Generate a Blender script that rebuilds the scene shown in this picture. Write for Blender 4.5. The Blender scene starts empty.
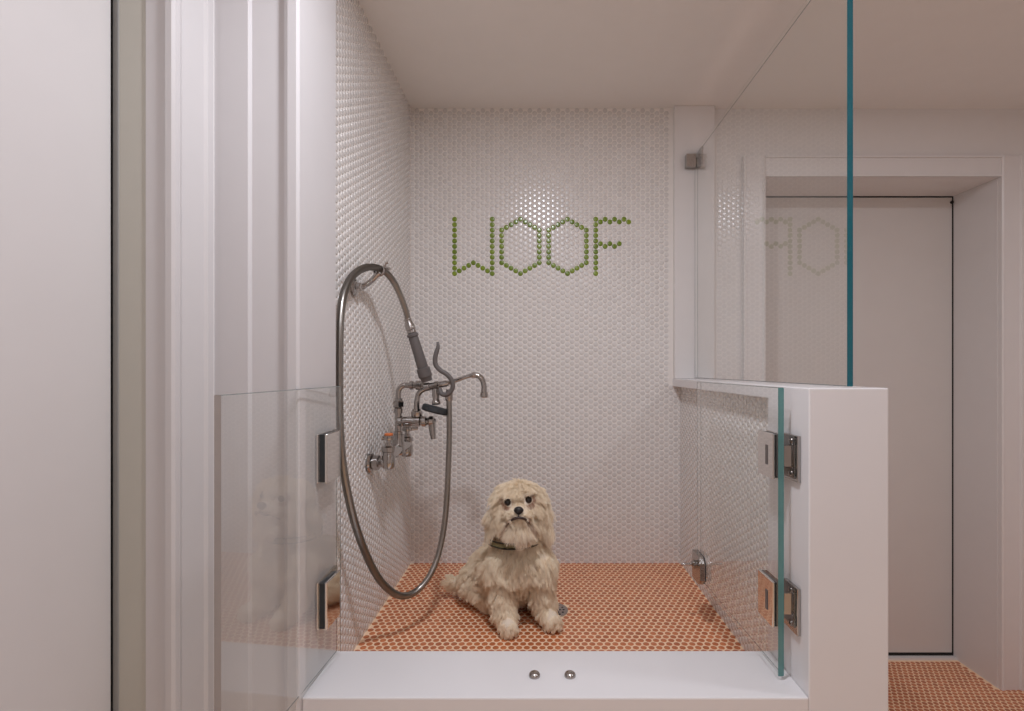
import bpy, bmesh, math, random
import numpy as np
from mathutils import Vector, Matrix

random.seed(7); rng = np.random.default_rng(11)
SC = bpy.context.scene
COL = SC.collection
EYE = 1.219            # camera height over the hall floor
F = 500.0; VX, VY = 538.0, 369.0
SHF = EYE - .741       # shower floor height
CEIL = EYE + .993
PITCH = .0207

def P(px, py, d):      # a point measured on the photo, d metres in front of the camera
    return Vector(((px - VX) * d / F, d, EYE - (py - VY) * d / F))

# ------------------------------------------------------------------ materials
def new_mat(name):
    m = bpy.data.materials.new(name); m.use_nodes = True
    nt = m.node_tree; b = nt.nodes['Principled BSDF']
    return m, nt, b
def N(nt, typ, **kw):
    n = nt.nodes.new(typ)
    for k, v in kw.items():
        if k == 'inputs':
            for i, x in v.items(): n.inputs[i].default_value = x
        else: setattr(n, k, v)
    return n
def L(nt, a, b): nt.links.new(a, b)
def paint(name, rgb, rough=.45, spec=.4, bump=.02, scale=60, metal=0, coat=0, var=.02):
    m, nt, b = new_mat(name)
    b.inputs['Roughness'].default_value = rough
    b.inputs['Metallic'].default_value = metal
    b.inputs['Specular IOR Level'].default_value = spec
    b.inputs['Coat Weight'].default_value = coat
    tc = N(nt, 'ShaderNodeTexCoord')
    nz = N(nt, 'ShaderNodeTexNoise', inputs={'Scale': scale, 'Detail': 3.0})
    L(nt, tc.outputs['Object'], nz.inputs['Vector'])
    cr = N(nt, 'ShaderNodeValToRGB')
    cr.color_ramp.elements[0].color = (*[c*(1-var) for c in rgb], 1)
    cr.color_ramp.elements[1].color = (*[min(1, c*(1+var)) for c in rgb], 1)
    L(nt, nz.outputs['Fac'], cr.inputs['Fac']); L(nt, cr.outputs['Color'], b.inputs['Base Color'])
    if bump:
        bp = N(nt, 'ShaderNodeBump', inputs={'Strength': bump, 'Distance': .002})
        L(nt, nz.outputs['Fac'], bp.inputs['Height']); L(nt, bp.outputs['Normal'], b.inputs['Normal'])
    return m
def tile_mat(name, a, b_, rough=.22, coat=.3):
    m, nt, b = new_mat(name)
    g = N(nt, 'ShaderNodeNewGeometry')
    cr = N(nt, 'ShaderNodeValToRGB')
    cr.color_ramp.elements[0].color = (*a, 1); cr.color_ramp.elements[1].color = (*b_, 1)
    L(nt, g.outputs['Random Per Island'], cr.inputs['Fac']); L(nt, cr.outputs['Color'], b.inputs['Base Color'])
    b.inputs['Roughness'].default_value = rough
    b.inputs['Coat Weight'].default_value = coat; b.inputs['Coat Roughness'].default_value = .12
    return m
def glass_mat(name, tint, f0=.043):
    m, nt, b = new_mat(name); nt.nodes.remove(b)
    out = nt.nodes['Material Output']
    g = N(nt, 'ShaderNodeNewGeometry')
    dot = N(nt, 'ShaderNodeVectorMath', operation='DOT_PRODUCT')
    L(nt, g.outputs['Incoming'], dot.inputs[0]); L(nt, g.outputs['Normal'], dot.inputs[1])
    ab = N(nt, 'ShaderNodeMath', operation='ABSOLUTE'); L(nt, dot.outputs['Value'], ab.inputs[0])
    om = N(nt, 'ShaderNodeMath', operation='SUBTRACT', inputs={0: 1.0}); L(nt, ab.outputs[0], om.inputs[1])
    pw = N(nt, 'ShaderNodeMath', operation='POWER', inputs={1: 5.0}); L(nt, om.outputs[0], pw.inputs[0])
    ma = N(nt, 'ShaderNodeMath', operation='MULTIPLY_ADD', inputs={1: 1-f0, 2: f0}); L(nt, pw.outputs[0], ma.inputs[0])
    tr = N(nt, 'ShaderNodeBsdfTransparent', inputs={'Color': (*tint, 1)})
    gl = N(nt, 'ShaderNodeBsdfGlossy', inputs={'Roughness': 0.0, 'Color': (1, 1, 1, 1)})
    mx = N(nt, 'ShaderNodeMixShader')
    # both faces of the thin sheet together: 2F / (1 + F), carried by the entry face
    d2 = N(nt, 'ShaderNodeMath', operation='MULTIPLY', inputs={1: 2.0}); L(nt, ma.outputs[0], d2.inputs[0])
    p1 = N(nt, 'ShaderNodeMath', operation='ADD', inputs={1: 1.0}); L(nt, ma.outputs[0], p1.inputs[0])
    dv = N(nt, 'ShaderNodeMath', operation='DIVIDE'); L(nt, d2.outputs[0], dv.inputs[0]); L(nt, p1.outputs[0], dv.inputs[1])
    fr = N(nt, 'ShaderNodeMath', operation='SUBTRACT', inputs={0: 1.0}); L(nt, g.outputs['Backfacing'], fr.inputs[1])
    fc_ = N(nt, 'ShaderNodeMath', operation='MULTIPLY'); L(nt, dv.outputs[0], fc_.inputs[0]); L(nt, fr.outputs[0], fc_.inputs[1])
    L(nt, fc_.outputs[0], mx.inputs[0]); L(nt, tr.outputs[0], mx.inputs[1]); L(nt, gl.outputs[0], mx.inputs[2])
    L(nt, mx.outputs[0], out.inputs['Surface'])
    return m

M = {}
M['wall'] = paint('wall_paint', (.78, .75, .735), .38, .4, .015, 25)
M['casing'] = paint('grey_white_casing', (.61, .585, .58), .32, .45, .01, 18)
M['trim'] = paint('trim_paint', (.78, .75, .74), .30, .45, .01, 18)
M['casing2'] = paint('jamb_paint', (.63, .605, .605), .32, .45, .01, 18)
M['ceil'] = paint('ceiling_paint', (.88, .85, .82), .6, .3, .01, 15)
M['solid'] = paint('white_solid_surface', (.78, .76, .765), .22, .5, .004, 9, var=.015)
M['leaf'] = paint('grey_door_leaf', (.64, .61, .60), .35, .4, .01, 12)
M['door'] = paint('door_paint', (.70, .665, .64), .33, .4, .01, 12)
M['olive'] = paint('weather_strip', (.52, .50, .44), .6, .3, .01, 30)
M['seal'] = paint('grey_edge_seal', (.36, .36, .345), .5, .3, 0)
M['dark'] = paint('dark_gap', (.03, .028, .026), .7, .2, 0)
M['grout'] = paint('wall_grout', (.88, .84, .80), .85, .2, .1, 300)
M['fgrout'] = paint('floor_grout', (.99, .72, .50), .85, .2, .1, 300)
M['wtile'] = tile_mat('white_penny_tile', (.69, .66, .64), (.74, .71, .69), .22, .35)
M['otile'] = tile_mat('orange_penny_tile', (.50, .14, .045), (.66, .21, .075), .3, .3)
M['gtile'] = tile_mat('green_penny_tile', (.14, .22, .007), (.21, .30, .012), .24, .25)
M['chrome'] = paint('polished_chrome', (.78, .76, .74), .07, .5, 0, metal=1)
M['faucet'] = paint('dark_reflect_chrome', (.46, .44, .425), .10, .5, 0, metal=1)  # chrome with darkened base, standing in for dark surroundings it would mirror
M['steel'] = paint('brushed_steel', (.45, .42, .40), .25, .5, .05, 200, metal=1)
M['hose'] = paint('stainless_hose', (.34, .32, .295), .30, .5, 0, metal=1)
M['grip'] = paint('grey_rubber_grip', (.13, .115, .11), .45, .4, .02, 80)
M['rubber'] = paint('black_rubber', (.03, .033, .036), .5, .4, .02, 80)
M['red'] = paint('orange_index_ring', (.65, .18, .06), .4, .4, 0)
M['glass'] = glass_mat('clear_glass', (.985, .993, .989))
def edge_mat(name, rgb):
    m, nt, b = new_mat(name)
    b.inputs['Base Color'].default_value = (*rgb, 1); b.inputs['Roughness'].default_value = .12
    b.inputs['Transmission Weight'].default_value = .15
    return m
M['arris'] = paint('ground_glass_arris', (.16, .17, .16), .4, .5, 0)
M['edge'] = edge_mat('teal_glass_edge', (.010, .125, .165))
M['edge2'] = edge_mat('green_glass_edge', (.10, .25, .245))
M['edge3'] = edge_mat('reflect_grey_glass_edge', (.42, .38, .36))  # warm grey base imitates reflections along the polished edge
def emit(name, rgb, s):
    m, nt, b = new_mat(name); nt.nodes.remove(b)
    e = N(nt, 'ShaderNodeEmission', inputs={'Color': (*rgb, 1), 'Strength': s})
    L(nt, e.outputs[0], nt.nodes['Material Output'].inputs['Surface']); return m

# ------------------------------------------------------------------ mesh helpers
def obj(name, bm, mats, parent=None, smooth=False, bevel=0):
    me = bpy.data.meshes.new(name); bm.normal_update(); bm.to_mesh(me); bm.free()
    o = bpy.data.objects.new(name, me); COL.objects.link(o)
    for m in (mats if isinstance(mats, (list, tuple)) else [mats]): me.materials.append(m)
    if smooth:
        me.polygons.foreach_set('use_smooth', [True]*len(me.polygons))
        if smooth != 'all': me.set_sharp_from_angle(angle=math.radians(38))
    if bevel:
        md = o.modifiers.new('soft_edge', 'BEVEL'); md.width = bevel; md.segments = 2; md.limit_method = 'ANGLE'
    if parent is not None:
        o.parent = parent
        o.matrix_parent_inverse = Matrix.Translation(parent.location).inverted()
    return o
def thing(name, label, cat, loc, group=None):
    o = bpy.data.objects.new(name, None); COL.objects.link(o); o.location = loc
    o.empty_display_size = .05
    return tag(o, label, cat, group)
def tag(o, label, cat, group=None):
    o['label'] = label; o['category'] = cat
    if group: o['group'] = group
    return o
def struct(o, label=None, cat=None):
    o['kind'] = 'structure'
    if label: o['label'] = label
    if cat: o['category'] = cat
    return o
def box(bm, a, b, mat=0):
    x0, y0, z0 = a; x1, y1, z1 = b
    v = [bm.verts.new(p) for p in ((x0,y0,z0),(x1,y0,z0),(x1,y1,z0),(x0,y1,z0),(x0,y0,z1),(x1,y0,z1),(x1,y1,z1),(x0,y1,z1))]
    fs = []
    for f in ((3,2,1,0),(4,5,6,7),(0,1,5,4),(1,2,6,5),(2,3,7,6),(3,0,4,7)):
        q = bm.faces.new([v[i] for i in f]); q.material_index = mat; fs.append(q)
    return fs
def bx(*pairs):
    bm = bmesh.new()
    for a, b in pairs: box(bm, a, b)
    return bm
def prism(bm, pts, z0, z1, mat=0):       # closed xy outline (ccw) extruded in z
    lo = [bm.verts.new((x, y, z0)) for x, y in pts]; hi = [bm.verts.new((x, y, z1)) for x, y in pts]
    n = len(pts)
    bm.faces.new(lo[::-1]).material_index = mat; bm.faces.new(hi).material_index = mat
    for i in range(n):
        bm.faces.new((lo[i], lo[(i+1) % n], hi[(i+1) % n], hi[i])).material_index = mat
def smooth_path(pts, sub=8):
    pts = [Vector(p) for p in pts]; out = []
    ext = [pts[0]*2-pts[1]] + pts + [pts[-1]*2-pts[-2]]
    for i in range(1, len(ext)-2):
        p0, p1, p2, p3 = ext[i-1:i+3]
        for k in range(sub):
            t = k/sub
            out.append(.5*((2*p1)+(p2-p0)*t+(2*p0-5*p1+4*p2-p3)*t*t+(3*p1-p0-3*p2+p3)*t**3))
    out.append(pts[-1]); return out
def tube(bm, path, rad, seg=12, cap=True, flat=None, mat=0):
    path = [Vector(p) for p in path]; n = len(path)
    r = rad if hasattr(rad, '__len__') else [rad]*n
    rings = []; prev = None
    for i, p in enumerate(path):
        t = (path[min(i+1, n-1)] - path[max(i-1, 0)]).normalized()
        if prev is None:
            u = t.orthogonal().normalized() if flat is None else (flat - t*flat.dot(t)).normalized()
        else: u = (prev - t*prev.dot(t)).normalized()
        prev = u; w = t.cross(u)
        rings.append([bm.verts.new(p + (u*math.cos(a) + w*math.sin(a))*r[i]) for a in [2*math.pi*k/seg for k in range(seg)]])
    for a, b in zip(rings, rings[1:]):
        for k in range(seg): bm.faces.new((a[k], a[(k+1) % seg], b[(k+1) % seg], b[k])).material_index = mat
    if cap:
        bm.faces.new(rings[0][::-1]).material_index = mat; bm.faces.new(rings[-1]).material_index = mat
def lathe(bm, base, axis, prof, seg=20, mat=0):    # prof: (distance along axis, radius)
    base = Vector(base); axis = Vector(axis).normalized()
    u = axis.orthogonal().normalized(); w = axis.cross(u); rings = []
    for d, r in prof:
        rings.append([bm.verts.new(base + axis*d + (u*math.cos(2*math.pi*k/seg) + w*math.sin(2*math.pi*k/seg))*max(r, .0002)) for k in range(seg)])
    for a, b in zip(rings, rings[1:]):
        for k in range(seg): bm.faces.new((a[k], a[(k+1) % seg], b[(k+1) % seg], b[k])).material_index = mat
    bm.faces.new(rings[0][::-1]).material_index = mat; bm.faces.new(rings[-1]).material_index = mat

# ------------------------------------------------------------------ penny tiles
def lattice(w, h, vertical):     # centres in a w x h field; vertical: columns run up with pitch PITCH
    d = PITCH; s = d*math.sqrt(3)/2; out = []
    if vertical:
        for i in range(int(w/s)+1):
            x = s*.5 + i*s
            for j in range(int(h/d)+2):
                out.append((x, j*d + (d/2 if i % 2 else 0)))
    else:
        for j in range(int(h/s)+1):
            y = s*.5 + j*s
            for i in range(int(w/d)+2):
                out.append((i*d + (d/2 if j % 2 else 0), y))
    return np.array(out)
def tile_mesh(name, centres, origin, U, V, mat, parent=None, R=.0088, h=.0017, seg=12):
    origin, U, V = np.array(origin, float), np.array(U, float), np.array(V, float); W = np.cross(U, V)
    n = len(centres); a = np.arange(seg)*2*np.pi/seg
    circ = np.stack([np.cos(a), np.sin(a)], 1)
    prof = [(R, 0), (R, h*.55), (R*.9, h*.9), (R*.62, h)]
    loc = np.concatenate([np.concatenate([circ*r, np.full((seg, 1), z)], 1) for r, z in prof], 0)
    nv = len(loc)
    c = np.concatenate([centres, np.zeros((n, 1))], 1)
    p = (c[:, None, :] + loc[None]).reshape(-1, 3)
    co = origin + p[:, :1]*U + p[:, 1:2]*V + p[:, 2:3]*W
    quads = np.array([[r*seg+k, r*seg+(k+1) % seg, (r+1)*seg+(k+1) % seg, (r+1)*seg+k] for r in range(len(prof)-1) for k in range(seg)])
    nq = len(quads)
    loops_q = (quads.ravel()[None] + (np.arange(n)*nv)[:, None])
    cap = (np.arange(seg)+(len(prof)-1)*seg)[None] + (np.arange(n)*nv)[:, None]
    loops = np.concatenate([loops_q, cap], 1).ravel()
    sizes = np.tile(np.concatenate([np.full(nq, 4), [seg]]), n)
    starts = np.concatenate([[0], np.cumsum(sizes)[:-1]])
    me = bpy.data.meshes.new(name)
    me.vertices.add(n*nv); me.vertices.foreach_set('co', co.ravel().astype(np.float32))
    me.loops.add(len(loops)); me.loops.foreach_set('vertex_index', loops.astype(np.int32))
    me.polygons.add(len(sizes)); me.polygons.foreach_set('loop_start', starts.astype(np.int32))
    me.polygons.foreach_set('use_smooth', np.ones(len(sizes), dtype=bool))
    me.update(calc_edges=True); me.validate()
    me.materials.append(mat)
    o = bpy.data.objects.new(name, me); COL.objects.link(o)
    if parent is not None: o.parent = parent
    return o

XL, XR, YB, YF, YC = -.485, .545, 1.91, .946, 1.105      # left tile, right tile, back wall, front plane, back of the kerb
JL, JR, XO = -.447, .513, .664                           # jambs, outer face of the half wall
SILL = EYE - .622
RX, RY = 2.2, -1.7                                       # right and rear wall of the room
SX = -.61                                                # side wall on the left

# ------------------------------------------------------------------ the room
fl = struct(obj('floor', bx(((XO, RY, -.05), (RX, 2.2, 0)), ((SX-.3, RY, -.05), (XO, YF+.02, 0))), M['fgrout']))
c = lattice(RX-XO, 2.08-.2, False); c = c[(c[:, 0] > .01) & (c[:, 0] < RX-XO-.01)]
keep = (c[:, 1] + .2 < YB-.012) | ((c[:, 0]+XO > .875) & (c[:, 0]+XO < 1.745))
tile_mesh('penny_tiles', c[keep], (XO, .2, 0), (1, 0, 0), (0, 1, 0), M['otile'], fl, R=.0083, h=.0012)
struct(obj('ceiling', bx(((SX-.35, RY-.1, CEIL), (RX+.1, YB+.4, CEIL+.1))), M['ceil']))

DX0, DX1, DZ = .863, 1.757, EYE+.7296
wb = struct(obj('wall_back', bx(((XL-.15, YB, 0), (DX0, YB+.2, CEIL)), ((DX0, YB, DZ), (DX1, YB+.2, CEIL)), ((DX1, YB, 0), (RX+.1, YB+.2, CEIL))), M['wall']))
WT = EYE - .741
# green lettering lattice positions (column, row) counted on the photo: column 0 at the left end of the W
S3 = PITCH*math.sqrt(3)/2
x0w = (453.6+1.2-VX)*YB/F; zt = EYE - (219.6-VY)*YB/F      # centre of the topmost W tile
letters = {'W': [], 'O': [], 'O2': [], 'F': []}
W = letters['W']
W += [(0, k) for k in range(11)] + [(8, k) for k in range(11)]
W += [(1, 9.5), (2, 9), (3, 8.5), (4, 8), (5, 8.5), (6, 9), (7, 9.5)]
def hexa(c0):
    r = [(c0, k) for k in range(2, 9)] + [(c0+8, k) for k in range(2, 9)]
    r += [(c0+4, 0), (c0+4, 10)]
    for i in (1, 2, 3): r += [(c0+i, 2-i*.5), (c0+8-i, 2-i*.5), (c0+i, 8+i*.5), (c0+8-i, 8+i*.5)]
    return r
letters['O'] = hexa(10); letters['O2'] = hexa(20)
letters['F'] = [(30, k) for k in range(11)] + [(31, .5), (32, 0), (33, .5), (34, 0), (35, .5), (36, 0), (37, .5)] + [(31, 4.5), (32, 5), (33, 4.5), (34, 5), (35, 4.5)]
# white field shares the same lattice
ncol0 = int((x0w - XL)/S3)
c = []
x = x0w - ncol0*S3; i = -ncol0
green = {(a, round(b*2)) for l in letters.values() for a, b in l}
while x < XR + .004:
    off = .5 if i % 2 else 0
    for k in range(-60, 90):
        z = zt - (k+off)*PITCH
        if z > CEIL-.004 or z < WT+.004: continue
        if (i, round((k+off)*2)) in green: continue
        if x > .505 and z > EYE-.07: continue
        c.append((x, z))
    x += S3; i += 1
gb = obj('grout_bed', bx(((XL-.01, YB-.004, WT-.02), (XR+.01, YB+.001, EYE-.05)), ((XL-.01, YB-.004, EYE-.05), (.518, YB+.001, CEIL))), M['grout'], wb)
# facing -Y: U = +X, V = +Z gives W = X x Z = -Y
tile_mesh('penny_tiles', np.array(c), (0, YB-.004, 0), (1, 0, 0), (0, 0, 1), M['wtile'], wb)
sign = thing('tile_lettering', 'green penny tile word WOOF set in the white tiled back wall', 'lettering', (0, YB-.004, 1.6))
for key, cells in letters.items():
    o = tile_mesh('letter', np.array([(x0w + a*S3, zt - b*PITCH) for a, b in cells]), (0, YB-.004, 0), (1, 0, 0), (0, 0, 1), M['gtile'], sign, R=.0094, h=.003, seg=16)
    o.matrix_parent_inverse = Matrix.Translation(sign.location).inverted()
    o['label'] = {'W': 'green letter W', 'O': 'first green letter O', 'O2': 'second green letter O', 'F': 'green letter F'}[key]

# left shower wall: white tiles facing +X
wl = struct(obj('wall_left', bx(((XL-.13, YF+.03, 0), (XL, YB, CEIL))), M['grout']))
c = lattice(YB-YC+.004, CEIL-WT, True)
c = c[(c[:, 1] > .006) & (c[:, 1] < CEIL-WT-.004) & (c[:, 0] < YB-YC-.008)]
tile_mesh('penny_tiles', c, (XL, YC-.002, WT), (0, 1, 0), (0, 0, 1), M['wtile'], wl)
# jamb post and short front wall at the left
jl = bmesh.new()
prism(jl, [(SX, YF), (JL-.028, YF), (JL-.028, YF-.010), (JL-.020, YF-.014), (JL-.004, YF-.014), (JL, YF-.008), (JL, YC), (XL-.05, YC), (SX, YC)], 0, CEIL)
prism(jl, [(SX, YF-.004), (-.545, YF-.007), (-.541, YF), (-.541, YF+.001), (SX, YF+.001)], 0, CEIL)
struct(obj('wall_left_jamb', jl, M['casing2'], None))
# left side wall with a cased door
sw = bx(((SX-.2, RY, 0), (SX, -.02, CEIL)), ((SX-.2, .8305, 0), (SX-.004, YF+.05, CEIL)), ((SX-.004, .824, 0), (SX, YF+.05, CEIL)), ((SX-.2, -.02, 2.03), (SX, .824, CEIL)))
struct(obj('wall_left', sw, M['wall']))
cz = bmesh.new()
prism(cz, [(SX, .818), (SX+.010, .818), (SX+.014, .822), (SX+.013, .834), (SX+.007, .845), (SX+.005, .850), (SX+.005, .905), (SX+.010, .909), (SX+.010, .914), (SX+.006, .917), (SX+.005, .932), (SX, .934)], 0, 2.10)
prism(cz, [(SX, -.13), (SX+.008, -.13), (SX+.008, -.045), (SX+.018, -.030), (SX+.017, -.016), (SX, -.014)], 0, 2.10)
box(cz, (SX, -.014, 2.024), (SX+.008, .818, 2.10))
d2 = struct(obj('door_2', bx(((SX-.135, -.01, .01), (SX-.092, .8212, 2.02))), M['leaf']), 'pale grey flush door in the left side wall', 'door')
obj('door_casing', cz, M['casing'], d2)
jb = bmesh.new()
box(jb, (SX-.036, .8235, 0), (SX-.0005, .830, 2.03)); 
box(jb, (SX-.14, -.02, 0), (SX-.001, -.012, 2.03)); box(jb, (SX-.14, -.02, 2.022), (SX-.001, .824, 2.03))
obj('door_jamb', jb, M['casing'], d2)
ws = bmesh.new(); box(ws, (SX-.0815, .8255, 0), (SX-.036, .831, 2.022)); box(ws, (SX-.0405, .8245, 0), (SX-.036, .831, 2.022))
obj('weather_strip', ws, M['olive'], d2)
ws = bmesh.new(); box(ws, (SX-.0925, .8265, 0), (SX-.0835, .831, 2.022)); box(ws, (SX-.0835, .8245, 0), (SX-.0815, .831, 2.022))
obj('edge_seal', ws, M['seal'], d2)
ws = bmesh.new(); box(ws, (SX-.14, .8265, 0), (SX-.0925, .831, 2.022))
obj('dark_gap', ws, M['dark'], d2)
ws = bmesh.new(); lathe(ws, (SX-.092, .06, .98), (1, 0, 0), [(0, .026), (.006, .026), (.008, .010), (.03, .010), (.032, .024), (.045, .027), (.055, .022), (.058, .008)])
obj('door_knob', ws, M['steel'], d2, True)

struct(obj('wall_right', bx(((RX, RY, 0), (RX+.1, YB, CEIL))), M['wall']))
struct(obj('wall_rear', bx(((SX-.2, RY-.1, 0), (RX+.1, RY, CEIL))), M['wall']))

# hall door in its deep reveal
d1 = struct(obj('door_1', bx(((DX0-.02, YB+.205, .019), (1.7520, YB+.245, DZ-.004))), M['door'], bevel=.002), 'plain flush door set deep in a cased opening down the hall', 'door')
obj('dark_gap', bx(((DX0-.03, YB+.2435, 0), (DX1+.03, YB+.25, DZ+.03)), ((1.7525, YB+.203, .01), (1.757, YB+.25, DZ)), ((DX0, YB+.203, .0), (1.756, YB+.24, .016))), M['dark'], d1)
obj('threshold', bx(((DX0, YB+.182, 0), (DX1, YB+.203, .008))), M['trim'], d1)
cz = bmesh.new()
def casing(bm, x0, x1, flip):
    s = -1 if flip else 1
    a = x0 if not flip else x1
    w = x1-x0
    pts = [(a, YB), (a, YB-.016), (a+s*.006, YB-.020), (a+s*.012, YB-.014), (a+s*(w-.012), YB-.012), (a+s*(w-.008), YB-.018), (a+s*w, YB-.018), (a+s*w, YB)]
    if not flip: pts = pts
    prism(bm, pts if flip else pts, 0, DZ+.08)
casing(cz, DX1, DX1+.083, False); casing(cz, DX0-.083, DX0, True)
box(cz, (DX0, YB-.012, DZ), (DX1, YB, DZ+.08)); box(cz, (DX0, YB-.018, DZ+.072), (DX1, YB-.010, DZ+.08)); box(cz, (DX0, YB-.017, DZ), (DX1, YB-.010, DZ+.007))
bmesh.ops.recalc_face_normals(cz, faces=cz.faces)
obj('door_casing', cz, M['trim'], d1)
rv = bx(((DX1-.0015, YB+.001, 0), (DX1+.004, YB+.203, DZ-.0005)),((DX0-.004, YB+.001, 0), (DX0+.0015, YB+.203, DZ-.0005)))
obj('door_jamb', rv, M['trim'], d1)
pk = bmesh.new(); lathe(pk, (1.7485, YB+.205, DZ-.025), (0, -1, 0), [(0, .006), (.006, .006), (.008, .003)])
obj('hinge_pin', pk, M['dark'], d1)
bbx = bx(((DX1+.083, YB-.014, 0), (RX, YB, .18)))
struct(obj('baseboard_right', bbx, M['trim'], bevel=.003))

# ------------------------------------------------------------------ shower pan, kerb, half wall
sf = struct(obj('floor', bx(((XL, YC-.01, 0), (XR+.02, YB, SHF))), M['fgrout']), 'orange penny tile shower floor', 'floor')
DR = P(552, 610.5, 1.535); DR.z = SHF
c = lattice(XR-XL, YB-YC, False); c = c[(c[:, 0] > .004) & (c[:, 0] < XR-XL-.004) & (c[:, 1] < YB-YC-.004)]
dd = np.hypot(c[:, 0]+XL-DR.x, c[:, 1]+YC-DR.y); c = c[dd > .051]
tile_mesh('penny_tiles', c, (XL, YC, SHF), (1, 0, 0), (0, 1, 0), M['otile'], sf, R=.0083, h=.0012)
kb = struct(obj('trim_1', bx(((JL, YF, 0), (JR, YC, SILL))), M['solid'], bevel=.003), 'white solid surface kerb across the shower entrance', 'shower kerb')
hw = bmesh.new()
Bp = [(JR, YF), (XO, YF), (XO, YB), (XR+.002, YB), (XR+.002, YC+.012), (JR, YC+.012)]
z1, z2 = EYE-.066, EYE-.036
b0 = [hw.verts.new((x, y, 0)) for x, y in Bp]; b1 = [hw.verts.new((x, y, z1)) for x, y in Bp]
kx = hw.verts.new((JR, YB, z1))
t2 = [hw.verts.new((x, y, z2)) for x, y in ((JR, YF), (XO, YF), (XO, YB), (JR, YB))]
hw.faces.new(b0[::-1])
for k in range(6): hw.faces.new((b0[k], b0[(k+1) % 6], b1[(k+1) % 6], b1[k]))
hw.faces.new((b1[3], b1[4], b1[5], kx))
hw.faces.new((b1[0], b1[1], t2[1], t2[0])); hw.faces.new((b1[1], b1[2], t2[2], t2[1]))
hw.faces.new((b1[2], b1[3], kx, t2[3], t2[2])); hw.faces.new((kx, b1[5], b1[0], t2[0], t2[3]))
hw.faces.new(t2)
bmesh.ops.recalc_face_normals(hw, faces=hw.faces)
hws = struct(obj('wall_right', hw, M['solid'], bevel=.0025), 'white half wall at the right of the shower', 'half wall')
obj('grout_bed', bx(((XR-.001, YC+.012, WT), (XR+.004, YB, EYE-.0665))), M['grout'], hws)
c = lattice(YB-YC-.012, EYE-.066-WT, True)
c = c[(c[:, 1] > .006) & (c[:, 1] < EYE-.066-WT-.008)]
# facing -X: U = -Y... start from the back wall
tile_mesh('penny_tiles', c, (XR-.001, YB, WT), (0, -1, 0), (0, 0, 1), M['wtile'], hws)
struct(obj('wall_right_column', bx(((.515, 1.885, EYE-.036), (XO+.003, YB, CEIL))), M['wall'], bevel=.002))

# ------------------------------------------------------------------ glass
def pane(name, a, b, thick, z0, z1, edge, parent=None):
    a, b = Vector((*a, 0)), Vector((*b, 0)); t = (b-a).normalized(); n = Vector((t.y, -t.x, 0))
    h = thick/2; ch = .0013
    sec = [(-h, z0+ch), (-h+ch, z0), (h-ch, z0), (h, z0+ch), (h, z1-ch), (h-ch, z1), (-h+ch, z1), (-h, z1-ch)]
    bm = bmesh.new()
    ra = [bm.verts.new((a+n*u)[:2] + (z,)) for u, z in sec]; rb = [bm.verts.new((b+n*u)[:2] + (z,)) for u, z in sec]
    near_a = a.y < b.y
    near, far = (ra, rb) if near_a else (rb, ra)
    bm.faces.new(near).material_index = 1
    for q, m_ in (((0, 1, 6, 7), 2), ((1, 2, 5, 6), 0), ((2, 3, 4, 5), 2)):      # ground edge: two narrow arrises and a clear middle
        bm.faces.new([far[k] for k in q]).material_index = m_
    for i in range(8):
        bm.faces.new((ra[i], rb[i], rb[(i+1) % 8], ra[(i+1) % 8])).material_index = 2 if i in (0, 2, 4, 6) else 0
    bmesh.ops.recalc_face_normals(bm, faces=bm.faces)
    return obj(name, bm, [M['glass'], edge, M['arris']], parent)
pt = thing('glass_screen', 'tall fixed clear glass pane standing on the white half wall cap', 'glass screen', (.592, 1.4, EYE-.036))
pane('glass_pane', (.596, .955), (.596, 1.8825), .0115, EYE-.0335, EYE+.813, M['edge'], pt)
# corner clamp at the column
cb = bmesh.new(); zc = EYE-(160-VY)*1.86/F
box(cb, (.553, 1.861, zc-.024), (.5885, 1.8845, zc+.024)); box(cb, (.6035, 1.845, zc-.022), (.610, 1.8845, zc+.046))
box(cb, (.5885, 1.8830, zc-.02), (.6035, 1.8845, zc+.02))
obj('wall_clamp', cb, M['steel'], pt, bevel=.0015)

GZ0, GZ1 = SILL+.008, EYE-.037
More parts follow.
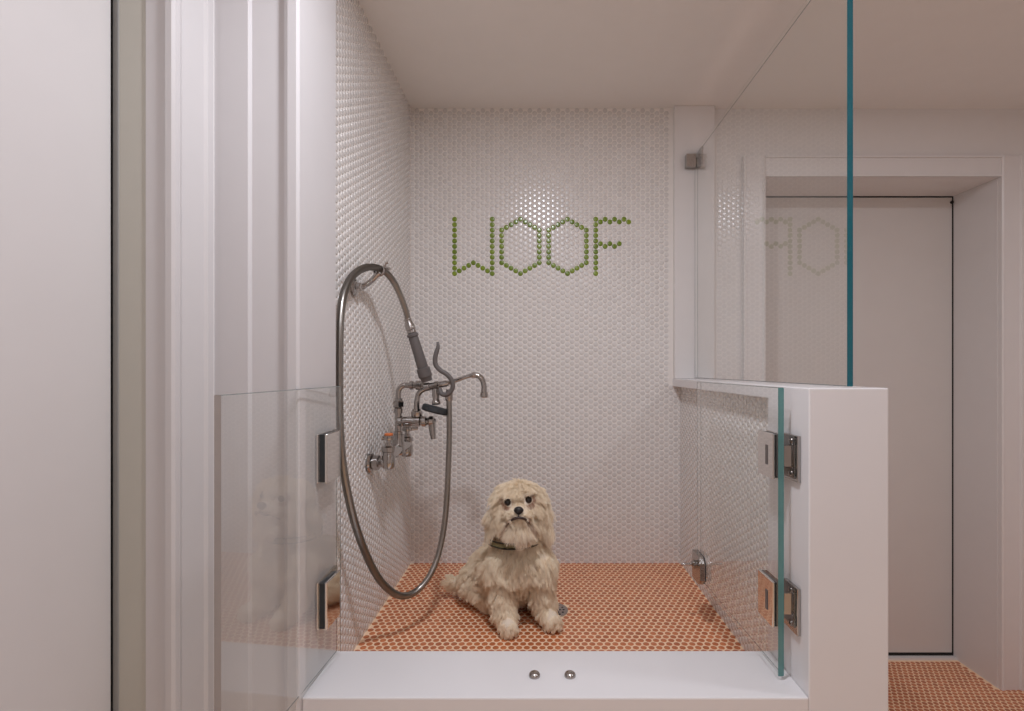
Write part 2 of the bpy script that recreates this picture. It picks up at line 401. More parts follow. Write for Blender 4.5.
# right door, swung inward along the half wall
HA = Vector((.4855, .999)); HB = Vector((.471, 1.462))
rd = thing('glass_door', 'low frameless glass shower door at right, swung inward beside the half wall', 'glass door', (HA.x, HA.y, GZ0))
pane('glass_pane', HA, HB, .0120, GZ0, GZ1, M['edge2'], rd)
def hinge(parent, gx, gy0, gy1, jx, jy0, jy1, z0, z1, side):   # side +1: the wall lies toward +X
    zc, hh = (z0+z1)/2, (z1-z0)/2
    root = obj('hinge', bx(((gx-.0115, gy0, z0), (gx-.0065, gy1, z1)), ((gx+.0065, gy0, z0), (gx+.0115, gy1, z1))), M['chrome'], parent, bevel=.0012)
    bm = bmesh.new()
    box(bm, (min(jx, jx-side*.007), jy0, z0), (max(jx, jx-side*.007), jy1, z1))
    obj('wall_plate', bm, M['faucet'], root, bevel=.0012)
    bm = bmesh.new(); ky = (gy0 + jy1)/2 if side > 0 else (jy0+gy1)/2
    lathe(bm, (gx+side*.006, ky, zc-.024), (0, 0, 1), [(0, .009), (.002, .0105), (.046, .0105), (.048, .009)])
    box(bm, (min(gx, jx), ky-.006, zc-.021), (max(gx, jx)-.0005, ky+.006, zc+.021))
    obj('knuckle', bm, M['chrome'], root, True)
    bm = bmesh.new(); box(bm, (gx-.0125, gy0+.022, zc-.020), (gx-.0112, gy0+.031, zc+.020))
    obj('pivot_slot', bm, M['grip'], root)
    bm = bmesh.new()
    for zz in (zc-hh*.72, zc+hh*.72):
        lathe(bm, (jx-side*.0068, (jy0+jy1)/2, zz), (-side, 0, 0), [(0, .006), (.0015, .006), (.0022, .004)], 12)
    obj('screw', bm, M['steel'], root, True)
    bm = bmesh.new(); box(bm, (gx-.0068, gy0+.002, z0+.002), (gx+.0068, gy1-.002, z1-.002))
    obj('gasket', bm, M['rubber'], root)
for z0, z1 in ((EYE-.222, EYE-.131), (EYE-.522, EYE-.430)):
    hinge(rd, .4845, 1.008, 1.076, JR, .975, 1.030, z0, z1, 1)
# latch block at the far bottom corner of the right door
lt = bmesh.new()
zl0, zl1 = EYE-.607, EYE-.528
def chamfer(bm, x0, x1, ya, yb, z0, z1, cc):
    pts = [(ya, z0+cc), (ya+cc, z0), (yb, z0), (yb, z1), (ya+cc, z1), (ya, z1-cc)]
    a = [bm.verts.new((x0, y, z)) for y, z in pts]; b = [bm.verts.new((x1, y, z)) for y, z in pts]
    bm.faces.new(a); bm.faces.new(b[::-1])
    for i in range(6): bm.faces.new((a[i], b[i], b[(i+1) % 6], a[(i+1) % 6]))
    bmesh.ops.recalc_face_normals(bm, faces=bm.faces)
chamfer(lt, .451, .4655, 1.392, 1.464, zl0, zl1, .016)
lo = obj('latch', lt, M['faucet'], rd, bevel=.001)
lt = bmesh.new(); chamfer(lt, .4655, .4685, 1.393, 1.464, zl0+.001, zl1-.001, .016); obj('gasket', lt, M['rubber'], lo)
lt = bmesh.new(); chamfer(lt, .4795, .486, 1.43, 1.464, zl0+.004, zl1-.004, .008); obj('back_plate', lt, M['chrome'], lo)
lt = bmesh.new(); kc = Vector((.451, 1.425, zl1-.028))
lathe(lt, kc, (-1, 0, 0), [(-.001, .010), (.004, .012), (.010, .012), (.013, .008), (.014, .004), (.042, .0035), (.044, .002)])
obj('knob', lt, M['faucet'], lo, True)

# left door, swung out toward the viewer
LA = Vector((-.4335, 1.086)); tdir = Vector((-.066, -.998)).normalized(); LB = LA + tdir*.372
ld = thing('glass_door', 'low frameless glass shower door at left, swung out past the white jamb', 'glass door', (LA.x, LA.y, GZ0))
pane('glass_pane', LA, LB, .0105, GZ0, GZ1, M['edge3'], ld)
for z0, z1 in ((EYE-.230, EYE-.131), (EYE-.525, EYE-.430)):
    hinge(ld, -.435, 1.004, 1.070, JL-.0, 1.068, 1.098, z0, z1, -1)
# the plate seen from inside faces +X: mirror the fat plate
for h in [o for o in ld.children if o.name.startswith('hinge')]:
    pass

# ------------------------------------------------------------------ strike studs on the kerb
first = None
for k, px in enumerate((534.5, 570)):
    p = P(px, 676, 1.013); p.z = SILL
    if first is None:
        bm = bmesh.new(); lathe(bm, (0, 0, 0), (0, 0, 1), [(0, .0115), (.003, .0115), (.006, .010), (.008, .007), (.009, .003)])
        first = obj('floor_stop', bm, M['steel'], None, True); o = first
    else:
        o = first.copy(); COL.objects.link(o)
    o.location = p
    tag(o, ('round chrome stud on the white kerb, the left of the two', 'round chrome stud on the white kerb, the right of the two')[k], 'door stop', 'chrome studs on the kerb')

# floor drain
dr = tag(obj('floor_drain', (lambda b: (lathe(b, DR, (0, 0, 1), [(0, .049), (.002, .049), (.003, .046), (.0022, .043), (.0022, .001)], 32), b)[1])(bmesh.new()), M['steel'], None, True),
    'round metal drain in the orange floor beside the dog\'s paw', 'drain')
bm = bmesh.new()
for r_, n_ in ((.012, 5), (.024, 9), (.036, 14)):
    for k in range(n_):
        a = k*2*math.pi/n_
        lathe(bm, DR + Vector((math.cos(a)*r_, math.sin(a)*r_, .0021)), (0, 0, 1), [(0, .0034), (.0004, .0034)], 10)
dho = obj('drain_holes', bm, M['dark'], dr)
dho.matrix_parent_inverse = Matrix.Identity(4)

# ------------------------------------------------------------------ wall faucet with spray
FX = -.427; FY = 1.53
fc = thing('wall_faucet', 'chrome wall mounted faucet with swing spout and pet sprayer on left tiled wall', 'faucet', (XL+.003, FY, EYE-.25))
HB_ = EYE - .232
def V(x, y, h): return Vector((x, y, EYE+h))
for k, yy in enumerate((1.43, 1.63)):
    bm = bmesh.new()
    lathe(bm, (XL+.002, yy, EYE-.268), (1, 0, 0), [(0, .027), (.004, .029), (.009, .026), (.012, .018), (.016, .018), (.016, .021), (.028, .021), (.030, .014), (.038, .013), (.040, .0155), (.060, .0155)], 6 if False else 24)
    obj('wall_flange', bm, M['faucet'], fc, True)
    bm = bmesh.new()
    lathe(bm, (FX, yy, EYE-.285), (0, 0, 1), [(0, .012), (.003, .0165), (.012, .019), (.036, .019), (.040, .0165), (.048, .0165), (.050, .0195), (.062, .0195), (.066, .013), (.074, .011)])
    v = obj('valve_body', bm, M['faucet'], fc, True)
    bm = bmesh.new(); top = EYE-.212
    lathe(bm, (FX, yy, top-.004), (0, 0, 1), [(0, .007), (.012, .007), (.014, .015), (.022, .017), (.026, .016)], 16)
    tube(bm, [(FX, yy, top+.014), (FX+.03, yy+.005, top+.018), (FX+.002, yy+.02, top+.016)] if k else [(FX-.0, yy, top+.014), (FX-.018, yy-.01, top+.016)], .006, 10)
    h = obj('lever_handle', bm, M['faucet'], v, True)
    bm = bmesh.new(); lathe(bm, (FX, yy, top+.0225), (0, 0, 1), [(0, .0125), (.004, .0125), (.006, .010)])
    o = obj('index_ring', bm, M['red'] if k == 0 else M['steel'], h, True)
bm = bmesh.new()
tube(bm, [(FX, 1.43, HB_-.012), (FX, 1.63, HB_-.012)], .0165, 16)
lathe(bm, (FX, FY, HB_-.03), (0, 0, 1), [(0, .014), (.006, .02), (.035, .02), (.045, .016), (.055, .017), (.062, .017)])
obj('cross_bar', bm, M['faucet'], fc, True)
bm = bmesh.new()
tube(bm, [V(FX, FY, -.235), V(FX, FY, -.09)], .0105, 16)
for h in (-.205, -.135): lathe(bm, V(FX, FY, h), (0, 0, 1), [(0, .0135), (.014, .0145), (.016, .012)])
lathe(bm, V(FX, FY, -.118), (0, 0, 1), [(0, .013), (.003, .0175), (.018, .0175), (.021, .014), (.028, .0135)], 6)
tube(bm, smooth_path([V(FX, FY, -.10), V(FX, FY, -.075), V(FX+.004, FY, -.060), V(FX+.016, FY, -.050), V(FX+.032, FY, -.050), V(FX+.06, FY, -.050)], 6), .0085, 14)
lathe(bm, V(FX+.034, FY, -.050), (1, 0, 0), [(0, .010), (.002, .0135), (.012, .0135), (.013, .010), (.02, .010), (.021, .0145), (.036, .0145), (.038, .011), (.05, .011)])
obj('riser_pipe', bm, M['faucet'], fc, True)
# add-on faucet body, lever, spout
bm = bmesh.new()
lathe(bm, V(FX-.002, FY, -.160), (1, 0, 0), [(0, .010), (.002, .0165), (.015, .0165), (.017, .0145), (.045, .0155), (.068, .0165), (.070, .013), (.074, .013), (.075, .017), (.086, .0165), (.09, .012), (.098, .009)])
ab = obj('spout_valve', bm, M['faucet'], fc, True)
bm = bmesh.new()
lathe(bm, V(FX+.092, FY, -.158), (1, 0, 0), [(0, .012), (.004, .0155), (.014, .015), (.018, .010)])
tube(bm, [V(FX+.102, FY, -.158), V(FX+.104, FY-.002, -.185), V(FX+.108, FY-.004, -.214)], [.0115, .0105, .0075], 12)
lh = obj('lever_handle', bm, M['faucet'], ab, True)
bm = bmesh.new(); lathe(bm, V(FX+.110, FY-.001, -.158), (1, -.4, .1), [(0, .0075), (.002, .006)]); obj('index_ring', bm, M['rubber'], lh)
bm = bmesh.new()
lathe(bm, V(FX+.056, FY, -.146), (0, 0, 1), [(0, .015), (.004, .017), (.016, .0175), (.018, .014), (.024, .013)])
sp = [P(417, 412, FY), P(417, 402, FY), P(419, 393.5, FY), P(426, 388.8, FY), P(440, 386, FY-.005), P(457, 380, FY-.01), P(470, 375.8, FY-.015), P(476, 375.2, FY-.015), P(481.5, 378.5, FY-.015), P(484, 386, FY-.015), P(484, 392, FY-.015)]
sp = smooth_path(sp, 6)
tube(bm, sp, [(.0095 - .0035*min(1, i/(len(sp)*.55))) if i < len(sp)*.6 else .0085 if i > len(sp)*.62 else .007 for i in range(len(sp))], 14)
lathe(bm, sp[-1]+Vector((0, 0, .012)), (0, 0, -1), [(0, .0085), (.012, .0095), (.014, .0115), (.026, .012), (.029, .009)])
obj('spout', bm, M['faucet'], fc, True)

# spray valve held on the riser fork
spr = thing('pet_sprayer', 'hand sprayer with dark grey grip, black face and long metal hose on wall hook', 'sprayer', P(428, 386, FY-.03))
SY = FY-.03
bm = bmesh.new()
g0, g1 = P(412, 333, 1.475), P(427, 381, SY)
ax = (g1-g0); Lg = ax.length
lathe(bm, g0, ax, [(0, .0125), (.004, .0165), (.010, .0165), (.012, .0135), (.016, .0145), (Lg*.72, .0165), (Lg*.73, .020), (Lg*.9, .0205), (Lg*.93, .017), (Lg, .016)])
gp = obj('grip', bm, M['grip'], spr, True)
bm = bmesh.new()
axu = -ax.normalized()
lathe(bm, g0+axu*-.001, axu, [(0, .011), (.003, .0135), (.010, .0125), (.012, .0145), (.026, .0140), (.030, .0115), (.045, .0105)], 12)
obj('hose_coupling', bm, M['steel'], spr, True)
bm = bmesh.new(); b0, b1 = P(424, 387.5, SY), P(449, 383, SY-.01)
lathe(bm, b0, b1-b0, [(0, .009), (.003, .0125), (.018, .0125), (.020, .0105), (.036, .0105), (.037, .0125), (.046, .0125), (.048, .010), (.07, .0095), (.078, .007)])
obj('spray_valve', bm, M['faucet'], spr, True)
bm = bmesh.new(); n0, n1 = P(435.5, 388, SY), P(436.5, 406, SY)
lathe(bm, n0, n1-n0, [(0, .010), (.022, .0115), (.034, .010), (.038, .012), (.046, .014), (.05, .012)])
nk = obj('spray_neck', bm, M['faucet'], spr, True)
bm = bmesh.new()
fcn = P(435.5, 407.5, SY); axf = Vector((-.27, -.1, -1)).normalized()
lathe(bm, fcn, axf, [(-.004, .034), (0, .0385), (.012, .0395), (.016, .036), (.017, .028)], 32)
obj('spray_face', bm, M['rubber'], nk, True)
bm = bmesh.new()
lv = smooth_path([P(437.5, 342, SY-.03), P(438, 347, SY-.032), P(435.5, 356, SY-.034), P(435.5, 364, SY-.034), P(440, 370, SY-.034), P(447, 374.5, SY-.032), P(452, 381, SY-.03), P(452.5, 388, SY-.028), P(448, 394, SY-.026), P(442, 394, SY-.024), P(439.5, 389, SY-.02)], 8)
tube(bm, lv, [.0035 + .0035*min(1, i/14) for i in range(len(lv))], 12)
obj('squeeze_lever', bm, M['grip'], spr, True)
# corrugated hose
ctl = [(408.5, 322, 1.468), (405, 308, 1.455), (397, 288, 1.43), (389, 275.5, 1.40), (379, 268.5, 1.365), (366, 267.5, 1.30), (353.5, 275, 1.235), (345, 290, 1.185), (341, 310, 1.155), (339.8, 340, 1.14), (339.5, 400, 1.135), (341.5, 450, 1.14), (347, 490, 1.16), (357, 530, 1.20), (372, 567, 1.26), (386, 587, 1.31), (402, 596, 1.35), (418, 590, 1.39), (431, 573, 1.42), (440, 548, 1.45), (446, 510, 1.47), (449, 450, 1.49), (449.3, 420, 1.495), (449, 396, 1.50)]
path = smooth_path([P(*q) for q in ctl], 12)
# resample evenly
cum = [0]
for a, b in zip(path, path[1:]): cum.append(cum[-1]+(b-a).length)
tot = cum[-1]; step = .0022; n = int(tot/step); rs = []; j = 0
for i in range(n+1):
    s = min(i*step, tot-1e-6)
    while cum[j+1] < s: j += 1
    rs.append(path[j].lerp(path[j+1], (s-cum[j])/max(1e-9, cum[j+1]-cum[j])))
bm = bmesh.new(); tube(bm, rs, [.0096 if i % 2 else .0074 for i in range(len(rs))], 12)
obj('hose', bm, M['hose'], spr, 'all')
bm = bmesh.new(); lathe(bm, P(449, 398, 1.50), (P(449, 386, 1.50)-P(449, 398, 1.50)), [(-.01, .0095), (-.004, .0115), (.014, .0120), (.018, .009), (.026, .0085)])
obj('hose_end', bm, M['steel'], spr, True)

# wall hook carrying the hose
wh = thing('hose_hook', 'chrome wall hook holding the sprayer hose high on left tiled wall', 'hook', (XL+.002, 1.31, EYE+.225))
HY = 1.36
bm = bmesh.new(); hb = Vector((XL+.002, 1.31, EYE+.215))
lathe(bm, hb, (1, 0, 0), [(0, .024), (.004, .025), (.007, .020), (.010, .012), (.018, .0115), (.020, .009)])
obj('wall_plate', bm, M['faucet'], wh, True)
bm = bmesh.new()
tube(bm, smooth_path([hb+Vector((.015, 0, 0)), P(357, 287.3, 1.325), P(364, 286, 1.345), P(371, 281, HY), P(376, 275.8, HY), P(379, 273, HY)], 6), [.009]*12+[.0075]*19, 12)
obj('hook_arm', bm, M['faucet'], wh, True)
bm = bmesh.new()
tip = P(379, 270, HY+.005)
cl = [tip + Vector((math.cos(a)*.014, 0, math.sin(a)*.0145)) for a in [math.radians(t) for t in range(160, 395, 15)]]
tube(bm, cl, .0042, 8)
tube(bm, [cl[-1], cl[-1]+Vector((.006, 0, .012)), cl[-1]+Vector((.012, 0, .014))], .0035, 8)
tube(bm, [cl[-1]+Vector((.002, .0, 0)), P(390, 269, HY)], .004, 8)
obj('hook_fork', bm, M['steel'], wh, True)

# ------------------------------------------------------------------ the dog
dog = None
def build_dog():
    caps = []   # (p0, r0, p1, r1)
    def cap(a, ra, b, rb): caps.append((Vector(a), ra, Vector(b), rb))
    FLZ = SHF
    cap(P(517, 513, 1.455), .063, P(519, 503, 1.432), .060); cap(P(521, 513, 1.455), .063, P(519, 505, 1.44), .060)           # skull
    cap(P(519, 509, 1.42), .044, P(519, 514.5, 1.365), .026)          # muzzle
    cap(P(519, 519, 1.40), .036, P(519, 526, 1.375), .022)            # jaw
    cap(P(518, 520, 1.46), .052, P(518, 556, 1.485), .070)            # neck
    cap(P(519, 560, 1.475), .074, P(514, 581, 1.55), .056)            # chest
    cap(P(515, 566, 1.51), .082, P(497, 573, 1.60), .086)             # trunk
    cap(P(481, 581, 1.585), .060, P(487, 590, 1.55), .045)            # left haunch
    cap(P(487, 598, 1.55), .030, P(491, 602, 1.51), .022)             # left hind foot
    cap(P(528, 572, 1.63), .050, P(536, 588, 1.60), .036)             # right haunch
    cap(P(540, 597, 1.57), .024, P(543, 601, 1.53), .020)
    cap(P(473, 583, 1.63), .022, P(458, 584, 1.62), .017); cap(P(458, 584, 1.62), .017, P(450, 581, 1.60), .010)  # tail
    cap(P(503, 563, 1.455), .046, P(502, 590, 1.44), .034)            # front legs
    cap(P(502, 590, 1.44), .034, P(506, 616, 1.415), .025)
    cap(P(506, 620, 1.41), .024, P(508.5, 626.5, 1.385), .024)
    cap(P(538, 562, 1.465), .046, P(541, 588, 1.46), .034)
    cap(P(541, 588, 1.46), .034, P(545, 610, 1.45), .025)
    cap(P(547, 614, 1.44), .023, P(552.5, 621, 1.41), .023)
    cap(P(500, 505, 1.455), .020, P(496, 522, 1.45), .014)          # ears
    cap(P(539, 504, 1.455), .020, P(543.5, 520, 1.45), .014)
    # signed distance on a grid -> surface by voxel remesh of the capsule meshes
    bm = bmesh.new()
    for a, ra, b, rb in caps:
        n = 9; ax = b-a; l = ax.length; t = ax/l
        prof = [(-ra*math.cos(k*math.pi/2/8), ra*math.sin(k*math.pi/2/8)) for k in range(9)]
        prof += [(l + rb*math.sin(k*math.pi/2/8), rb*math.cos(k*math.pi/2/8)) for k in range(9)]
        lathe(bm, a, t, prof, 20)
    me = bpy.data.meshes.new('dog'); bm.to_mesh(me); bm.free()
    o = bpy.data.objects.new('tmp_dog', me); COL.objects.link(o)
    r = o.modifiers.new('r', 'REMESH'); r.mode = 'VOXEL'; r.voxel_size = .0055
    s = o.modifiers.new('s', 'SMOOTH'); s.factor = .5; s.iterations = 9
    dg = bpy.context.evaluated_depsgraph_get()
    me2 = bpy.data.meshes.new_from_object(o.evaluated_get(dg)); me2.name = 'dog_body'
    bpy.data.objects.remove(o)
    return me2
me = build_dog()
base = Vector(((512-VX)*1.5/F, 1.50, SHF))
dog = thing('dog', 'fluffy cream coloured small dog sitting on the orange shower floor', 'dog', base)
M['skin'] = paint('dog_undercoat', (.85, .74, .60), .8, .2, .1, 150)
body = bpy.data.objects.new('body', me); COL.objects.link(body); me.materials.clear(); me.materials.append(M['skin'])
me.polygons.foreach_set('use_smooth', [True]*len(me.polygons))
body.parent = dog; body.matrix_parent_inverse = Matrix.Translation(base).inverted()
EYL, EYR = P(507.8, 502, 1.378), P(528.6, 499.5, 1.378)
NOSE = P(518.8, 509.8, 1.335)
M['eye'] = paint('dark_eye', (.015, .010, .008), .05, .6, 0)
M['nose'] = paint('black_nose', (.014, .012, .012), .32, .5, .2, 300)
M['lip'] = paint('dark_lip', (.05, .032, .028), .5, .4, 0)
from mathutils.bvhtree import BVHTree
dgv = [v.co.copy() for v in me.vertices]; dgp = [tuple(p.vertices) for p in me.polygons]
bvh = BVHTree.FromPolygons(dgv, dgp)
def hitfront(px, py):
    o_ = Vector((0, 0, EYE)); d = (P(px, py, 1.0) - o_).normalized()
    return bvh.ray_cast(o_, d)[0]
for e in ((507.8, 502.2), (528.6, 499.8)):
    p = hitfront(*e); bm = bmesh.new()
    bmesh.ops.create_icosphere(bm, subdivisions=3, radius=.0098, matrix=Matrix.Translation(p + Vector((0, -.0005, 0))))
    obj('eye', bm, M['eye'], dog, 'all')
EP = [hitfront(507.8, 502.2), hitfront(528.6, 499.8)]
np_ = hitfront(518.8, 510); bm = bmesh.new()
bmesh.ops.create_icosphere(bm, subdivisions=3, radius=1, matrix=Matrix.Translation(np_ + Vector((0, -.006, 0))) @ Matrix.Diagonal((.0135, .010, .0112, 1)))
for v in bm.verts:      # narrower below, flat top
    t = (v.co.z - np_.z)/.0112
    if t < 0: v.co.x = np_.x + (v.co.x-np_.x)*(1+.35*t)
obj('nose', bm, M['nose'], dog, 'all')
NP = np_.copy()
bm = bmesh.new()
mp = []
for px, py in ((507.5, 526), (509.5, 521.5), (513.3, 518.2), (518.8, 516.8), (524.3, 517.8), (528.5, 520.5), (531, 525)):
    h = hitfront(px, py); mp.append(h + Vector((0, -.009, 0)))
tube(bm, smooth_path(mp, 5), [.0020 + .0016*math.sin(math.pi*i/30) for i in range(31)], 8)
tube(bm, [NP+Vector((0, -.008, -.006)), mp[3]], .002, 8)
obj('mouth', bm, M['lip'], dog, 'all')
# collar
nk0 = P(515, 538, 1.463); bm = bmesh.new()
ring = []
for k in range(49):
    a = 2*math.pi*k/48
    ring.append(nk0 + Vector((math.cos(a)*.069, math.sin(a)*.066 , .002 + .002*math.cos(a))))
M['collar'] = paint('olive_collar', (.23, .20, .10), .6, .3, .1, 300)
M['collar2'] = paint('collar_piping', (.035, .03, .02), .6, .3, 0)
for i in range(48):
    pass
def band(bm, ring, h, off, mat):
    va = []
    for p in ring[:-1]:
        d = (p - nk0); d.z = 0; d.normalize()
        va.append([bm.verts.new(p + d*off + Vector((0, 0, h*s))) for s in (-1, 1)] + [bm.verts.new(p + d*(off+.004) + Vector((0, 0, h*s))) for s in (1, -1)])
    n = len(va)
    for i in range(n):
        a, b = va[i], va[(i+1) % n]
        for j in range(4): bm.faces.new((a[j], b[j], b[(j+1) % 4], a[(j+1) % 4])).material_index = mat
    bmesh.ops.recalc_face_normals(bm, faces=bm.faces)
band(bm, ring, .0075, .006, 0)
col = obj('collar', bm, M['collar'], dog, True)
bm = bmesh.new()
for s in (-1, 1):
    tube(bm, [p + Vector(((p-nk0).x, (p-nk0).y, 0)).normalized()*.0105 + Vector((0, 0, s*.0072)) for p in ring], .0022, 8, cap=False)
obj('collar_piping', bm, M['collar2'], col, True)

# fur ----------------------------------------------------------
def fur():
    nv = len(me.vertices)
    co = np.empty(nv*3, np.float32); me.vertices.foreach_get('co', co); co = co.reshape(-1, 3).astype(float)
    me.calc_loop_triangles(); nt = len(me.loop_triangles)
    tri = np.empty(nt*3, np.int32); me.loop_triangles.foreach_get('vertices', tri); tri = tri.reshape(-1, 3)
    vn = np.empty(nv*3, np.float32); me.vertices.foreach_get('normal', vn); vn = vn.reshape(-1, 3).astype(float)
    A, B, C = co[tri[:, 0]], co[tri[:, 1]], co[tri[:, 2]]
    ar = np.linalg.norm(np.cross(B-A, C-A), axis=1)/2
    hc = np.array(P(519, 510, 1.43))
    cen = (A+B+C)/3
    hd = np.linalg.norm((cen-hc), axis=1)
    w = ar*np.where(hd < .10, 2.2, 1.0)
    NS = 120000
    idx = rng.choice(nt, NS, p=w/w.sum())
    r1, r2 = np.sqrt(rng.random(NS)), rng.random(NS)
    wa, wb_, wc = 1-r1, r1*(1-r2), r1*r2
    p = A[idx]*wa[:, None]+B[idx]*wb_[:, None]+C[idx]*wc[:, None]
    n = vn[tri[idx, 0]]*wa[:, None]+vn[tri[idx, 1]]*wb_[:, None]+vn[tri[idx, 2]]*wc[:, None]
    n /= np.linalg.norm(n, axis=1)[:, None]+1e-9
    e = [np.array(q) for q in EP]; nose = np.array(NP)
    # discard: eyes, nose, undersides on the floor
    de = np.minimum(np.linalg.norm(p-e[0], axis=1), np.linalg.norm(p-e[1], axis=1))
    dn = np.linalg.norm(p-nose, axis=1)
    ok = (de > .0105) & (dn > .0125) & (p[:, 2] > SHF+.004)
    p, n, de, dn = p[ok], n[ok], de[ok], dn[ok]; NS = len(p)
    rel = p - hc
    z = p[:, 2]; fz = z - SHF
    head = (z > EYE-(540-VY)*1.44/F) & (p[:, 1] < 1.56)
    ear = head & (np.abs(rel[:, 0]) > .058)
    muz = head & (p[:, 1] < 1.400) & (np.abs(rel[:, 0]) < .045) & (rel[:, 2] < .015)
    beard = muz & (rel[:, 2] < -.012)
    top = head & (rel[:, 2] > .03)
    leg = (~head) & (fz < .16)
    paw = (~head) & (fz < .045)
    tail = (p[:, 0] < (464-VX)*1.62/F) & (fz < .14)
    ln = np.full(NS, .034)
    ln[head] = .034; ln[top] = .036; ln[ear] = .056; ln[muz] = .016; ln[beard] = .040
    ln[leg] = .026; ln[paw] = .015; ln[tail] = .030
    ln = np.where(head & (dn < .03), .007, ln)
    ln = np.where((de < .022), .009, ln)
    chest = (~head) & (~leg) & (n[:, 1] < -.3); ln[chest] = .040
    def nz(q, s, k):
        a = q*s
        return np.stack([np.sin(a[:, 1]*1.3+a[:, 2]*.7+k)+np.sin(a[:, 0]*2.1-a[:, 2]*1.7+k*2), np.sin(a[:, 2]*1.2+a[:, 0]*.9+k*3)+np.sin(a[:, 1]*2.3+a[:, 0]+k), np.sin(a[:, 0]*1.1-a[:, 1]*.8+k*5)+np.sin(a[:, 2]*2.2+a[:, 1]*1.4-k)], 1)*.5
    down = np.zeros((NS, 3)); down[:, 2] = -1
    out = np.zeros((NS, 3)); out[:, 0] = np.sign(rel[:, 0])*np.minimum(1, np.abs(rel[:, 0])/.02)
    g = n*.75 + down*1.0
    g = np.where(head[:, None], n*.55 + down*1.0 + out*.3, g)
    g = np.where(ear[:, None], n*.5 + down*1.15, g)
    g = np.where(top[:, None], n*.5 + out*1.0 + down*.25, g)
    g = np.where(muz[:, None], n*.6 + out*.6 + down*.8, g)
    back_ = np.zeros((NS, 3)); back_[:, 1] = .5; back_[:, 2] = .3
    mt = muz & (~beard); g = np.where(mt[:, None], n*.5 + out*.9 + back_*.4 + down*.2, g)
    tl = np.tile(np.array([-.8, -.15, .25]), (NS, 1)); g = np.where(tail[:, None], n*.6+tl, g)
    hn = (~head) & (p[:, 0] < (488-VX)*1.55/F) & (~tail); ob = np.tile(np.array([-.35, 0, -.5]), (NS, 1))
    g = np.where(hn[:, None], n*.8+ob, g)
    g += nz(p, 55, 1.7)*.38 + nz(p, 130, .3)*.22
    g += rng.normal(0, .16, (NS, 3))
    g /= np.linalg.norm(g, axis=1)[:, None]
    ln = ln*rng.uniform(.65, 1.15, NS)
    # clumps: pull each strand's tip toward that of a guide near it
    NG = 3600
    gi = rng.choice(NS, NG, replace=False)
    near = np.empty(NS, int)
    for s in range(0, NS, 4000):
        d2_ = ((p[s:s+4000, None, :]-p[gi][None])**2).sum(2); near[s:s+4000] = d2_.argmin(1)
    gp_, gd, gl_ = p[gi][near], g[gi][near], ln[gi][near]
    K = 7; t = np.linspace(0, 1, K)
    sag = np.where(head, .35, .30)
    pts = np.zeros((NS, K, 3)); gpt = np.zeros((NS, K, 3))
    ph = rng.uniform(0, 6.28, NG)[near]; am = rng.uniform(.0015, .0042, NG)[near]
    am = np.minimum(am, ln*.11)
    side = np.cross(gd, down); side /= np.linalg.norm(side, axis=1)[:, None]+1e-6
    for k, tt in enumerate(t):
        bend = down*sag[:, None]*ln[:, None]*tt*tt
        wv = side*(am*np.sin(ph + tt*6.5)*tt)[:, None]
        pts[:, k] = p + g*ln[:, None]*tt*(1-.1*tt) + bend + wv
        gpt[:, k] = gp_ + gd*gl_[:, None]*tt*(1-.1*tt) + down*sag[:, None]*gl_[:, None]*tt*tt + wv
        cw = (tt**1.3)*.52
        pts[:, k] = pts[:, k]*(1-cw) + gpt[:, k]*cw
    pts[:, :, 2] = np.maximum(pts[:, :, 2], SHF+.003)
    # push strands clear of eyes and nose
    for cpt, rr in ((e[0], .013), (e[1], .013), (nose+np.array([0, -.006, 0]), .0155)):
        d = pts - cpt; dd_ = np.linalg.norm(d[:, :, [0, 2]], axis=2)
        front = (pts[:, :, 1] < cpt[1]+.02) & (dd_ < rr)
        f = np.where(front, rr/np.maximum(dd_, .002), 1)
        pts[:, :, 0] = cpt[0] + d[:, :, 0]*f; pts[:, :, 2] = cpt[2] + d[:, :, 2]*f
    # part the fur over the collar where it shows
    c0 = np.array(P(504, 545.5, 1.397))
    d = pts - c0
    inn = (np.abs(d[:, :, 0]) < .034) & (np.abs(d[:, :, 2]) < .0125) & (pts[:, :, 1] < 1.45)
    drop = inn.any(1)
    for q in mp:
        dq = np.hypot(pts[:, :, 0]-q.x, pts[:, :, 2]-q.z)
        drop |= ((dq < .0034) & (pts[:, :, 1] < q.y+.014)).any(1)
    # stain weights
    rp = p
    mm = np.array([list(v) for v in mp]); dm = np.min([np.linalg.norm(rp-q, axis=1) for q in np.concatenate([mm, (mm[1:]+mm[:-1])/2])], axis=0)
    st = .85*np.exp(-(dm/.0062)**2)*(rp[:, 2] < NP[2]-.006)
    st += .28*np.exp(-(((rp-np.array(P(519, 530, 1.37)))**2).sum(1))/(2*.016**2))
    st += .8*np.exp(-((de-.010)/.009)**2)*(de < .04)
    st += .35*np.exp(-(((rp-np.array(P(548, 530, 1.45)))**2).sum(1))/(2*.02**2))
    st = np.clip(st + rng.normal(0, .06, NS), 0, 1)
    keep = ~drop
    pts, st = pts[keep], st[keep]; NS = len(pts)
    tone = rng.random(NS)
    hc_ = bpy.data.hair_curves.new('coat')
    hc_.add_curves([K]*NS)
    hc_.attributes.new('stain', 'FLOAT', 'CURVE'); hc_.attributes.new('tone', 'FLOAT', 'CURVE')
    if 'radius' not in hc_.attributes: hc_.attributes.new('radius', 'FLOAT', 'POINT')
    hc_.attributes['position'].data.foreach_set('vector', pts.reshape(-1).astype(np.float32))
    rad = np.tile(np.array([.00055, .00055, .0005, .00045, .0004, .0003, .00012]), NS)*.8
    hc_.attributes['radius'].data.foreach_set('value', rad.astype(np.float32))
    hc_.attributes['stain'].data.foreach_set('value', st.astype(np.float32))
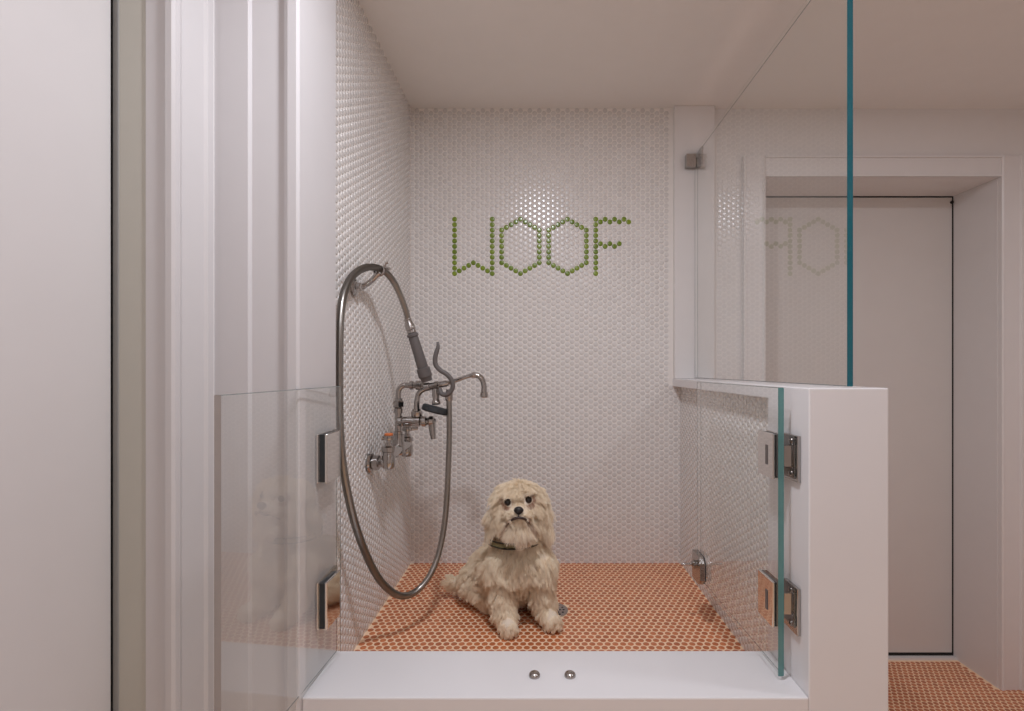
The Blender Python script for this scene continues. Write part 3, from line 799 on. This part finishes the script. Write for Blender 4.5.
    hc_.attributes['tone'].data.foreach_set('value', tone.astype(np.float32))
    m, nt, b = new_mat('dog_coat')
    a1 = N(nt, 'ShaderNodeAttribute', attribute_name='stain'); a2 = N(nt, 'ShaderNodeAttribute', attribute_name='tone')
    c1 = N(nt, 'ShaderNodeMix', data_type='RGBA'); c1.inputs['A'].default_value = (.97, .82, .62, 1); c1.inputs['B'].default_value = (.99, .91, .75, 1)
    L(nt, a2.outputs['Fac'], c1.inputs['Factor'])
    c2 = N(nt, 'ShaderNodeMix', data_type='RGBA'); c2.inputs['B'].default_value = (.36, .15, .085, 1)
    L(nt, a1.outputs['Fac'], c2.inputs['Factor']); L(nt, c1.outputs['Result'], c2.inputs['A'])
    L(nt, c2.outputs['Result'], b.inputs['Base Color'])
    tl_ = N(nt, 'ShaderNodeBsdfTranslucent'); L(nt, c2.outputs['Result'], tl_.inputs['Color'])
    ms = N(nt, 'ShaderNodeMixShader', inputs={0: .12}); L(nt, b.outputs[0], ms.inputs[1]); L(nt, tl_.outputs[0], ms.inputs[2]); L(nt, ms.outputs[0], nt.nodes['Material Output'].inputs['Surface'])
    b.inputs['Roughness'].default_value = .55; b.inputs['Specular IOR Level'].default_value = .3
    hc_.materials.append(m)
    ho = bpy.data.objects.new('coat', hc_); COL.objects.link(ho)
    ho.parent = dog; ho.matrix_parent_inverse = Matrix.Translation(base).inverted()
fur()

# ------------------------------------------------------------------ lights
LC = (.925, .955, 1.04)
def downlight(x, y, watts, lab):
    bm = bmesh.new()
    lathe(bm, (0, 0, 0), (0, 0, -1), [(0, .085), (.004, .085), (.006, .078), (.002, .068), (.001, .066)], 40)
    t = thing('ceiling_light', lab, 'light', (x, y, CEIL), 'round ceiling downlights')
    o = obj('trim_ring', bm, M['trim'], None, True); o.parent = t
    l = bpy.data.lights.new('lamp', 'AREA'); l.shape = 'DISK'; l.size = .13; l.energy = watts; l.color = LC
    lo_ = bpy.data.objects.new('lamp', l); COL.objects.link(lo_); lo_.parent = t; lo_.location = (0, 0, -.008)
downlight(.0, .66, 8.3, 'added unseen ceiling downlight over the shower entrance')  # lamp added to lift the back wall, floor and sill
downlight(.07, -.12, 2.5, 'round ceiling downlight in the middle of the room')
downlight(.45, -1.1, 2.8, 'unseen fill downlight in the ceiling near the rear wall')  # unseen lamp put in as fill from behind the camera
downlight(1.4, .75, 3, 'unseen fill downlight in the ceiling over the hall at right')  # unseen lamp put in as fill for the hall side

w = bpy.data.worlds.new('world'); SC.world = w; w.use_nodes = True
w.node_tree.nodes['Background'].inputs[0].default_value = (.9, .85, .82, 1); w.node_tree.nodes['Background'].inputs[1].default_value = .3

# ------------------------------------------------------------------ camera
cam = bpy.data.cameras.new('camera'); co_ = bpy.data.objects.new('camera', cam); COL.objects.link(co_)
co_.location = (0, 0, EYE); co_.rotation_euler = (math.radians(90), 0, 0)
cam.sensor_width = 36; cam.lens = F/1024*36; cam.clip_start = .02
cam.shift_x = -(VX-512)/1024; cam.shift_y = (VY-355.5)/1024
SC.camera = co_
SC.view_settings.view_transform = 'Standard'; SC.view_settings.look = 'None'
SC.view_settings.gamma = 1; SC.view_settings.use_curve_mapping = False
SC.view_settings.exposure = 0.42
cy = SC.cycles
cy.use_denoising = True; cy.max_bounces = 12; cy.diffuse_bounces = 6; cy.glossy_bounces = 5
cy.transparent_max_bounces = 16; cy.transmission_bounces = 6; cy.caustics_reflective = False
cy.sample_clamp_indirect = 6
